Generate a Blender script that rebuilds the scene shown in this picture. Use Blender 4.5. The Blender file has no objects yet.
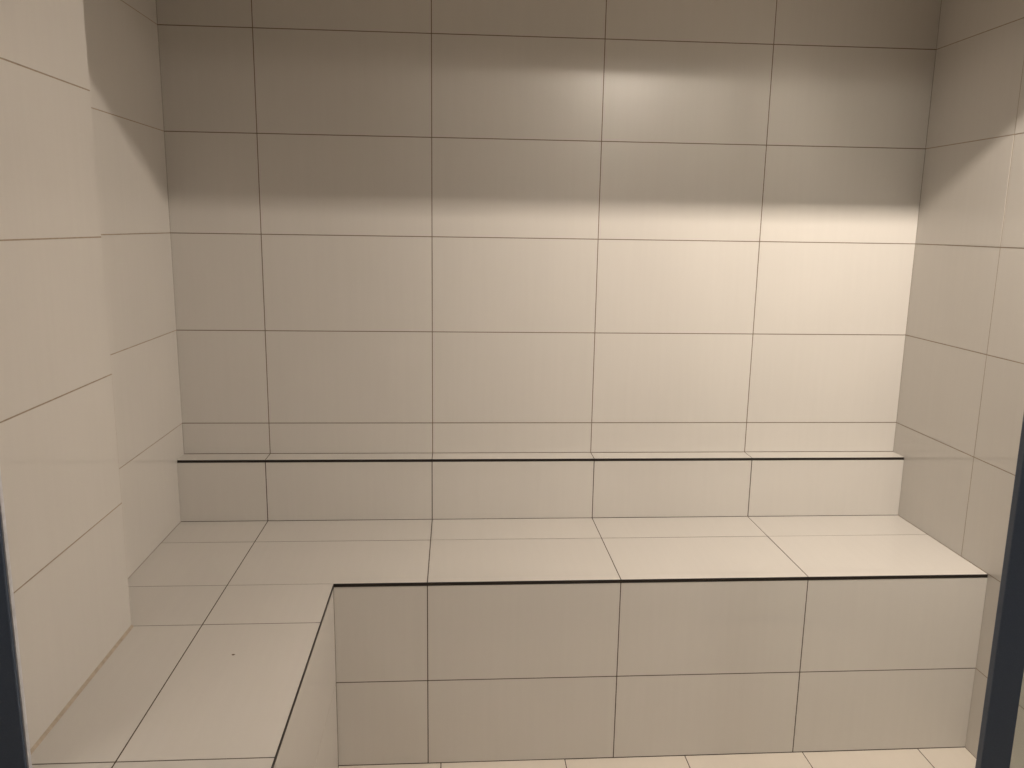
import bpy, bmesh, math, random
from mathutils import Vector, Matrix

random.seed(7)
C = bpy.context.scene.collection
scene = bpy.context.scene

# ------------------------------------------------------------------ camera
Z0 = 1.6531                       # floor is z = 0
F_PX, YAW, PIT, ROL = 820.494, 0.0712, -0.1902, 0.0158
cy, sy, cp, sp = math.cos(YAW), math.sin(YAW), math.cos(PIT), math.sin(PIT)
fwd = Vector((sy * cp, cy * cp, sp))
rgt = Vector((cy, -sy, 0))
up = rgt.cross(fwd)
r2 = math.cos(ROL) * rgt + math.sin(ROL) * up
u2 = -math.sin(ROL) * rgt + math.cos(ROL) * up
cd = bpy.data.cameras.new('camera')
cam = bpy.data.objects.new('camera', cd)
C.objects.link(cam)
M = Matrix.Identity(4)
for i in range(3):
    M[i][0], M[i][1], M[i][2] = r2[i], u2[i], -fwd[i]
M.translation = (0.6816, -2.9937, 0.0421 + Z0)
cam.matrix_world = M
cd.sensor_fit = 'HORIZONTAL'
cd.sensor_width = 36
cd.lens = F_PX / 1024 * 36
cd.clip_start = 0.02
scene.camera = cam

# ------------------------------------------------------------------ light, exposure
scene.view_settings.view_transform = 'Standard'
scene.view_settings.look = 'None'
scene.view_settings.gamma = 1
scene.view_settings.exposure = 0.06
world = bpy.data.worlds.new('world')
scene.world = world
world.use_nodes = True
world.node_tree.nodes['Background'].inputs[0].default_value = (1, .9, .78, 1)
world.node_tree.nodes['Background'].inputs[1].default_value = 0.02


def aim(o, target):
    o.rotation_euler = (Vector(target) - o.location).to_track_quat('-Z', 'Y').to_euler()


def area(name, loc, target, sx, sy_, power, color, spread=180):
    l = bpy.data.lights.new(name, 'AREA')
    l.shape = 'RECTANGLE'
    l.size, l.size_y = sx, sy_
    l.energy = power
    l.color = color
    l.spread = math.radians(spread)
    o = bpy.data.objects.new(name, l)
    C.objects.link(o)
    o.location = loc
    aim(o, target)
    return o


# a small lamp behind an added baffle near the right wall, and corridor lights
area('baffled_lamp', (2.20, -1.5, 2.582), (2.05, -.92, 1.78), .011, .011, 36.5, (1, .875, .745))
area('corridor_fill_light', (2.34, -3.6, 2.93), (1.9, -1.0, 0.3), .4, .3, 14, (1, .875, .745))  # unseen soft fill, added to lift the shaded upper wall
area('corridor_side_fill', (-.95, -2.6, 2.75), (1.8, -.63, .7), 1.0, .2, 10.5, (1, .875, .745))  # unseen fill, added to brighten the right wall and bench front
area('corridor_wall_washer', (1.85, -3.3, 2.873), (1.42, 0, 2.10), .34, .05, .52, (1, .875, .745), 34)


# ------------------------------------------------------------------ materials
def new_mat(name):
    m = bpy.data.materials.new(name)
    m.use_nodes = True
    nt = m.node_tree
    return m, nt, nt.nodes['Principled BSDF']


def tile_mat(name, col, rough):
    """Even glazed porcelain: a hair of difference from tile to tile and a faint brushed grain."""
    m, nt, b = new_mat(name)
    N, L = nt.nodes.new, nt.links.new
    tc = N('ShaderNodeTexCoord')
    oi = N('ShaderNodeObjectInfo')
    comb = N('ShaderNodeCombineXYZ')
    for k in range(3):
        L(oi.outputs['Random'], comb.inputs[k])
    off = N('ShaderNodeVectorMath'); off.operation = 'MULTIPLY_ADD'
    L(comb.outputs[0], off.inputs[0])
    off.inputs[1].default_value = (37, 61, 83)
    L(tc.outputs['Object'], off.inputs[2])
    mp = N('ShaderNodeMapping'); mp.inputs['Scale'].default_value = (60, 3, 3)
    L(off.outputs[0], mp.inputs['Vector'])
    grain = N('ShaderNodeTexNoise'); grain.inputs['Scale'].default_value = 1; grain.inputs['Detail'].default_value = 1
    L(mp.outputs[0], grain.inputs['Vector'])
    cloud = N('ShaderNodeTexNoise'); cloud.inputs['Scale'].default_value = 4; cloud.inputs['Detail'].default_value = 0
    L(off.outputs[0], cloud.inputs['Vector'])
    s1 = N('ShaderNodeMath'); s1.operation = 'ADD'
    L(grain.outputs['Fac'], s1.inputs[0]); L(cloud.outputs['Fac'], s1.inputs[1])
    s2 = N('ShaderNodeMath'); s2.operation = 'MULTIPLY_ADD'
    L(oi.outputs['Random'], s2.inputs[0]); s2.inputs[1].default_value = .8
    L(s1.outputs[0], s2.inputs[2])
    mr = N('ShaderNodeMapRange')
    mr.inputs['From Min'].default_value = .3; mr.inputs['From Max'].default_value = 2.5
    mr.inputs['To Min'].default_value = .965; mr.inputs['To Max'].default_value = 1.035
    L(s2.outputs[0], mr.inputs['Value'])
    mul = N('ShaderNodeVectorMath'); mul.operation = 'SCALE'
    mul.inputs[0].default_value = col
    L(mr.outputs['Result'], mul.inputs['Scale'])
    L(mul.outputs[0], b.inputs['Base Color'])
    b.inputs['Roughness'].default_value = rough
    return m


def plain_mat(name, col, rough=.8, metal=0.0, noise=60, vary=.12):
    m, nt, b = new_mat(name)
    N, L = nt.nodes.new, nt.links.new
    tc = N('ShaderNodeTexCoord')
    n1 = N('ShaderNodeTexNoise'); n1.inputs['Scale'].default_value = noise; n1.inputs['Detail'].default_value = 4
    L(tc.outputs['Object'], n1.inputs['Vector'])
    cr = N('ShaderNodeValToRGB')
    cr.color_ramp.elements[0].position = .3
    cr.color_ramp.elements[1].position = .7
    cr.color_ramp.elements[0].color = tuple(c * (1 - vary) for c in col) + (1,)
    cr.color_ramp.elements[1].color = tuple(min(1, c * (1 + vary)) for c in col) + (1,)
    L(n1.outputs['Fac'], cr.inputs[0])
    L(cr.outputs[0], b.inputs['Base Color'])
    b.inputs['Roughness'].default_value = rough
    b.inputs['Metallic'].default_value = metal
    return m


TILE = tile_mat('glazed_tile', (.66, .635, .60), .05)
BACK_TILE = tile_mat('satin_tile', (.66, .635, .60), .27)
FLOOR_TILE = tile_mat('floor_tile', (.72, .665, .59), .38)
GROUT = plain_mat('grout', (.20, .155, .115), .9)
PALE_GROUT = plain_mat('pale_grout', (.34, .275, .21), .9)
DARK_GROUT = plain_mat('dark_grout', (.085, .062, .045), .9)
TRIM = plain_mat('dark_trim', (.012, .008, .006), .55)
ANTHRACITE = plain_mat('powder_coated_frame', (.075, .105, .165), .38, 0.0, 300, .06)
GASKET = plain_mat('grey_gasket', (.62, .63, .68), .5)
PLASTER = plain_mat('white_plaster', (.70, .64, .56), .9, 0.0, 12, .03)
CORRIDOR_PAINT = plain_mat('corridor_paint', (.42, .39, .36), .9, 0.0, 12, .03)
SEALANT = plain_mat('sealant', (.46, .39, .31), .6)
STAIN = plain_mat('stain', (.10, .055, .035), .7)
m, nt, b = new_mat('clear_glass')
nt.nodes.remove(b)
tr = nt.nodes.new('ShaderNodeBsdfTransparent'); tr.inputs[0].default_value = (.90, .93, .92, 1)
gl = nt.nodes.new('ShaderNodeBsdfGlossy'); gl.inputs['Roughness'].default_value = .02
fr = nt.nodes.new('ShaderNodeFresnel'); fr.inputs[0].default_value = 1.45
mx = nt.nodes.new('ShaderNodeMixShader')
geo = nt.nodes.new('ShaderNodeNewGeometry')
bf = nt.nodes.new('ShaderNodeMath'); bf.operation = 'SUBTRACT'; bf.inputs[0].default_value = 1; bf.use_clamp = True
nt.links.new(geo.outputs['Backfacing'], bf.inputs[1])
mf = nt.nodes.new('ShaderNodeMath'); mf.operation = 'MULTIPLY'
nt.links.new(fr.outputs[0], mf.inputs[0]); nt.links.new(bf.outputs[0], mf.inputs[1])
nt.links.new(mf.outputs[0], mx.inputs[0]); nt.links.new(tr.outputs[0], mx.inputs[1]); nt.links.new(gl.outputs[0], mx.inputs[2])
nt.links.new(mx.outputs[0], nt.nodes['Material Output'].inputs[0])
GLASS = m


# ------------------------------------------------------------------ mesh helpers
def link(name, me, mat, parent=None):
    o = bpy.data.objects.new(name, me)
    C.objects.link(o)
    if mat and not me.materials:
        me.materials.append(mat)
    if parent:
        o.parent = parent
    return o


def box_bm(bm, a, b_):
    (x0, y0, z0), (x1, y1, z1) = a, b_
    v = [bm.verts.new(p) for p in ((x0, y0, z0), (x1, y0, z0), (x1, y1, z0), (x0, y1, z0),
                                   (x0, y0, z1), (x1, y0, z1), (x1, y1, z1), (x0, y1, z1))]
    for f in ((3, 2, 1, 0), (4, 5, 6, 7), (0, 1, 5, 4), (1, 2, 6, 5), (2, 3, 7, 6), (3, 0, 4, 7)):
        bm.faces.new([v[i] for i in f])


def boxes(name, lst, mat, parent=None, bevel=0):
    bm = bmesh.new()
    for a, b_ in lst:
        box_bm(bm, a, b_)
    if bevel:
        bmesh.ops.bevel(bm, geom=bm.edges[:], offset=bevel, segments=2, affect='EDGES', profile=.5)
    me = bpy.data.meshes.new(name)
    bm.to_mesh(me); bm.free()
    return link(name, me, mat, parent)


def prism(name, poly, z0, z1, mat, parent=None):
    bm = bmesh.new()
    lo = [bm.verts.new((x, y, z0)) for x, y in poly]
    hi = [bm.verts.new((x, y, z1)) for x, y in poly]
    n = len(poly)
    bm.faces.new(lo[::-1]); bm.faces.new(hi)
    for i in range(n):
        bm.faces.new((lo[i], lo[(i + 1) % n], hi[(i + 1) % n], hi[i]))
    bmesh.ops.recalc_face_normals(bm, faces=bm.faces[:])
    me = bpy.data.meshes.new(name)
    bm.to_mesh(me); bm.free()
    return link(name, me, mat, parent)


def structure(o):
    o['kind'] = 'structure'
    return o


JOINT, THICK, ARRIS, EDGE = .0032, .0038, .0004, .0006
cache = {}


def tile_mesh(w, h, mat):
    key = (round(w, 4), round(h, 4), mat.name)
    if key in cache:
        return cache[key]
    a, b_ = w / 2, h / 2
    e = ARRIS
    verts = []
    for z in (-THICK, 0):
        verts += [(-a + e, -b_, z), (a - e, -b_, z), (a, -b_ + e, z), (a, b_ - e, z),
                  (a - e, b_, z), (-a + e, b_, z), (-a, b_ - e, z), (-a, -b_ + e, z)]     # corners nipped
    faces = [(i, (i + 1) % 8, 8 + (i + 1) % 8, 8 + i) for i in range(8)]
    faces += [tuple(range(8, 16)), tuple(range(7, -1, -1))]
    me = bpy.data.meshes.new('tile')
    me.from_pydata(verts, [], faces)
    me.materials.append(mat)
    cache[key] = me
    return me


def tiles(parent, origin, u, v, us, vs, mat=None, hair='lrbt'):
    """One tile per cell of the grid of joints us x vs on the plane origin + u*a + v*b; it faces u x v.
    hair: the sides of the field (left, right, bottom, top) that end in a corner or an edge, not in a joint."""
    mat = mat or TILE
    u, v, origin = Vector(u), Vector(v), Vector(origin)
    n = u.cross(v)
    for i in range(len(us) - 1):
        for j in range(len(vs) - 1):
            # full joints between tiles, a hairline where the field meets a corner
            a0 = us[i] + (EDGE if i == 0 and 'l' in hair else JOINT / 2); a1 = us[i + 1] - (EDGE if i == len(us) - 2 and 'r' in hair else JOINT / 2)
            b0 = vs[j] + (EDGE if j == 0 and 'b' in hair else JOINT / 2); b1 = vs[j + 1] - (EDGE if j == len(vs) - 2 and 't' in hair else JOINT / 2)
            w, h = a1 - a0, b1 - b0
            o = link('tile', tile_mesh(w, h, mat), None, parent)
            ctr = origin + u * ((a0 + a1) / 2) + v * ((b0 + b1) / 2)
            # hand-laid: a hair of lippage and tilt
            mm = Matrix.Identity(4)
            for k in range(3):
                mm[k][0], mm[k][1], mm[k][2] = u[k], v[k], n[k]
            mm.translation = ctr - n * random.uniform(0, .0003)
            tilt = Matrix.Rotation(random.uniform(-.0012, .0012), 4, 'X') @ Matrix.Rotation(random.uniform(-.0008, .0008), 4, 'Y')
            o.matrix_world = mm @ tilt


# ------------------------------------------------------------------ the measures of the room
W, H = .6, .3422
XL, XN, XR = -.3113, -.1850, 2.395      # recessed left wall, projecting left wall, right wall
YV = -.8818                             # where the left wall steps forward
YF = -1.55                              # front, plane of the door frame
DL, YJ, YS = .0818, .2842, .6299        # ledge depth, seat joint, seat front edge
XE = .3163                              # edge of the left arm of the bench
ZB, ZS, ZR = -.801 + Z0, -1.0333 + Z0, -1.3631 + Z0
ZC = 2.72                               # ceiling inside
HEAD = 2.56                             # underside of the door head
row = lambda r: H * (3 - r) + Z0
G = .0006                                # grout bed this far behind the tile face

# ------------------------------------------------------------------ setting
rows_up = [ZB + .001, row(5), row(4), row(3), row(2), row(1), row(0), ZC]
cols = [XL, 0, W, 2 * W, 3 * W, XR]

wb = structure(boxes('wall_back', [((-.46, G, 0), (2.56, .16, ZC))], GROUT))
tiles(wb, (0, 0, 0), (1, 0, 0), (0, 0, 1), cols, rows_up, BACK_TILE)

wl = structure(prism('wall_left', [(-.46, G), (XL - G, G), (XL - G, YV + G), (XN - G, YV + G), (XN - G, YF + .0456), (-.46, YF + .0456)],
                     0, ZC, PALE_GROUT))
rows_l = [ZS + .001, ZS + .24, row(5), row(4), row(3), row(2), row(1), row(0), ZC]
rows_side = [ZS + .001, row(5), row(4), row(3), row(2), row(1), row(0), ZC]
# faces +x: u = -y ... v = z ; u x v = (-y) x z = -x, so take u = +y (y x z = x)
tiles(wl, (XL, 0, 0), (0, 1, 0), (0, 0, 1), [YV, -.6, 0], rows_side)
tiles(wl, (XN, 0, 0), (0, 1, 0), (0, 0, 1), [YF + .046, YV - .6, YV], rows_side)
tiles(wl, (0, YV, 0), (-1, 0, 0), (0, 0, 1), [-XN, -XL], rows_side)

wr = structure(boxes('wall_right', [((XR + G, YF - .05, 0), (2.56, G, ZC))], PALE_GROUT))
rows_r = [0.001, ZR, ZS, row(5), row(4), row(3), row(2), row(1), row(0), ZC]
tiles(wr, (XR, 0, 0), (0, -1, 0), (0, 0, 1), [0, .4855, 1.0855, -(YF - .04)], rows_r)

fl = structure(boxes('floor', [((-1.6, -5.2, -.12), (3.8, .16, -G))], DARK_GROUT))
xs = [XE, .641, 1.041, 1.437, 1.833, 2.229, XR]
tiles(fl, (0, 0, 0), (1, 0, 0), (0, 1, 0), xs, [-1.83, -1.43, -1.03, -.63], FLOOR_TILE, 'lrt')
tiles(fl, (0, 0, 0), (1, 0, 0), (0, 1, 0), [-1.6 + .4 * k for k in range(14)],
      [-5.2, -4.63, -4.23, -3.83, -3.43, -3.03, -2.63, -2.23, -1.83], FLOOR_TILE, 'lrb')

structure(boxes('ceiling', [((-.46, YF - .05, ZC), (2.56, .16, ZC + .12)),
                            ((-1.6, -5.2, 3.0), (3.8, YF - .05, 3.12))], PLASTER))
structure(boxes('wall_front', [((-.46, YF - .05, HEAD + .07), (2.56, YF + .04, ZC))], PLASTER))
structure(boxes('wall_corridor', [((-1.6, YF - .05, 0), (-.281, YF + .045, 3.0)), ((2.56, YF - .05, 0), (3.8, YF + .04, 3.0)),
                                  ((-.46, YF - .05, ZC), (2.56, YF + .04, 3.0)),
                                  ((-1.7, -5.2, 0), (-1.6, YF, 3.0)), ((3.8, -5.2, 0), (3.9, YF, 3.0)),
                                  ((-1.7, -5.3, 0), (3.9, -5.2, 3.0))], CORRIDOR_PAINT))

structure(boxes('light_baffle', [((XL + .001, -1.318, 2.482), (XR - .001, -1.3, ZC - .0005))], PLASTER))   # unseen board, added to cut the lamp's light to a straight edge

# ------------------------------------------------------------------ door frame (the photographer stands in the doorway's axis)
JL0, JL1 = -.28, -.1405
JR0, JR1 = 1.788, 1.853
Y0, Y1 = YF + .027, YF + .045
dr = structure(boxes('door_1', [((JL0, Y0, 0.0), (JL1, Y1, HEAD))], ANTHRACITE, None, .002))
boxes('door_jamb', [((JR0, Y0, 0.0), (JR1, Y1, HEAD))], ANTHRACITE, dr, .002)
boxes('door_head', [((JL0, Y0, HEAD), (XR - .001, Y1, HEAD + .07))], ANTHRACITE, dr, .002)
boxes('gasket', [((JL1, Y1 - .012, 0.0), (JL1 + .003, Y1 - .001, HEAD))], GASKET, dr)
win = structure(boxes('window_1', [((JR1 + .0005, Y0 + .005, .03), (XR - .002, Y0 + .013, HEAD - .0005))], GLASS))
boxes('window_sill', [((JR1 + .0005, Y0, 0.0), (XR - .002, Y1, .03))], ANTHRACITE, win, .002)

# ------------------------------------------------------------------ L-shaped bench
def tag(o, label, cat):
    o['label'] = label; o['category'] = cat
    return o


YE = YF + .048                           # the left arm stops behind the frame
bench = prism('tiled_bench', [(XL + .001, -.001), (XL + .001, YV + .001), (XN + .001, YV + .001), (XN + .001, YE),
                              (XE - G, YE), (XE - G, -YS + G), (XR - .001, -YS + G), (XR - .001, -.001)],
              0.0, ZS - G, DARK_GROUT)
tag(bench, 'low L-shaped bench clad in glossy beige tiles with dark edge trim', 'bench')
T = .011                                 # height of the dark edge profile
# seat, back run
tiles(bench, (0, 0, ZS), (1, 0, 0), (0, 1, 0), [XL, 0], [-YS, -YJ, -DL], hair='lt')
tiles(bench, (0, 0, ZS), (1, 0, 0), (0, 1, 0), [0, W, 2 * W, 3 * W, XR], [-YS, -YJ, -DL], hair='rbt')
# seat, left arm
tiles(bench, (0, 0, ZS), (1, 0, 0), (0, 1, 0), [XL, 0], [-.8785, -YS], hair='lb')
tiles(bench, (0, 0, ZS), (1, 0, 0), (0, 1, 0), [0, XE], [YE, -1.4605, -.8785, -YS], hair='rb')
tiles(bench, (0, 0, ZS), (1, 0, 0), (0, 1, 0), [XN, 0], [YE, -1.4605, -.8785], hair='lb')
# front of the back run
tiles(bench, (0, -YS, 0), (1, 0, 0), (0, 0, 1), [XE, W, 2 * W, 3 * W, XR], [0.002, ZR, ZS - T])
# inner side of the left arm (faces +x)
tiles(bench, (XE, 0, 0), (0, 1, 0), (0, 0, 1), [YE, -1.4605, -YS], [0.002, ZR, ZS - T])
boxes('edge_trim', [((XE, -YS - .001, ZS - T), (XR - .002, -YS + .012, ZS - .0004))], TRIM, bench)
boxes('edge_trim', [((XE - .012, YE, ZS - T), (XE + .001, -YS - .001, ZS - .0004))], TRIM, bench)
# sealant in the corner under the projecting wall
bm = bmesh.new()
pts = [(XN, ZS), (XN + .006, ZS), (XN, ZS + .006)]
a = [bm.verts.new((x, YE, z)) for x, z in pts]; b2 = [bm.verts.new((x, YV, z)) for x, z in pts]
bm.faces.new(a); bm.faces.new(b2[::-1])
for i in range(3):
    bm.faces.new((a[i], b2[i], b2[(i + 1) % 3], a[(i + 1) % 3]))
bmesh.ops.recalc_face_normals(bm, faces=bm.faces[:])
me = bpy.data.meshes.new('sealant'); bm.to_mesh(me); bm.free()
link('sealant', me, SEALANT, bench)
# the small brown fleck on the left arm
bm = bmesh.new()
ring = [(.0042 * math.cos(t) * (1 + .25 * math.sin(3 * t)), .0032 * math.sin(t)) for t in [k * math.pi / 6 for k in range(12)]]
lo = [bm.verts.new((x, y, 0)) for x, y in ring]; hi = [bm.verts.new((x * .8, y * .8, .0006)) for x, y in ring]
bm.faces.new(hi); bm.faces.new(lo[::-1])
for i in range(12):
    bm.faces.new((lo[i], lo[(i + 1) % 12], hi[(i + 1) % 12], hi[i]))
me = bpy.data.meshes.new('stain'); bm.to_mesh(me); bm.free()
st = link('stain', me, STAIN, bench)
st.location = (.125, -1.043, ZS)

# ------------------------------------------------------------------ backrest ledge
ledge = boxes('tiled_ledge', [((XL + .001, -DL + G, ZS + .0005), (XR - .001, -.001, ZB - G))], DARK_GROUT)
tag(ledge, 'narrow beige tiled ledge along back wall with thin black line at its top edge', 'ledge')
TL = .0095
tiles(ledge, (0, 0, ZB), (1, 0, 0), (0, 1, 0), cols, [-DL, -.001])
tiles(ledge, (0, -DL, 0), (1, 0, 0), (0, 0, 1), cols, [ZS + .001, ZB - TL])
boxes('edge_trim', [((XL + .002, -DL - .001, ZB - TL), (XR - .002, -DL + .012, ZB - .0004))], TRIM, ledge)
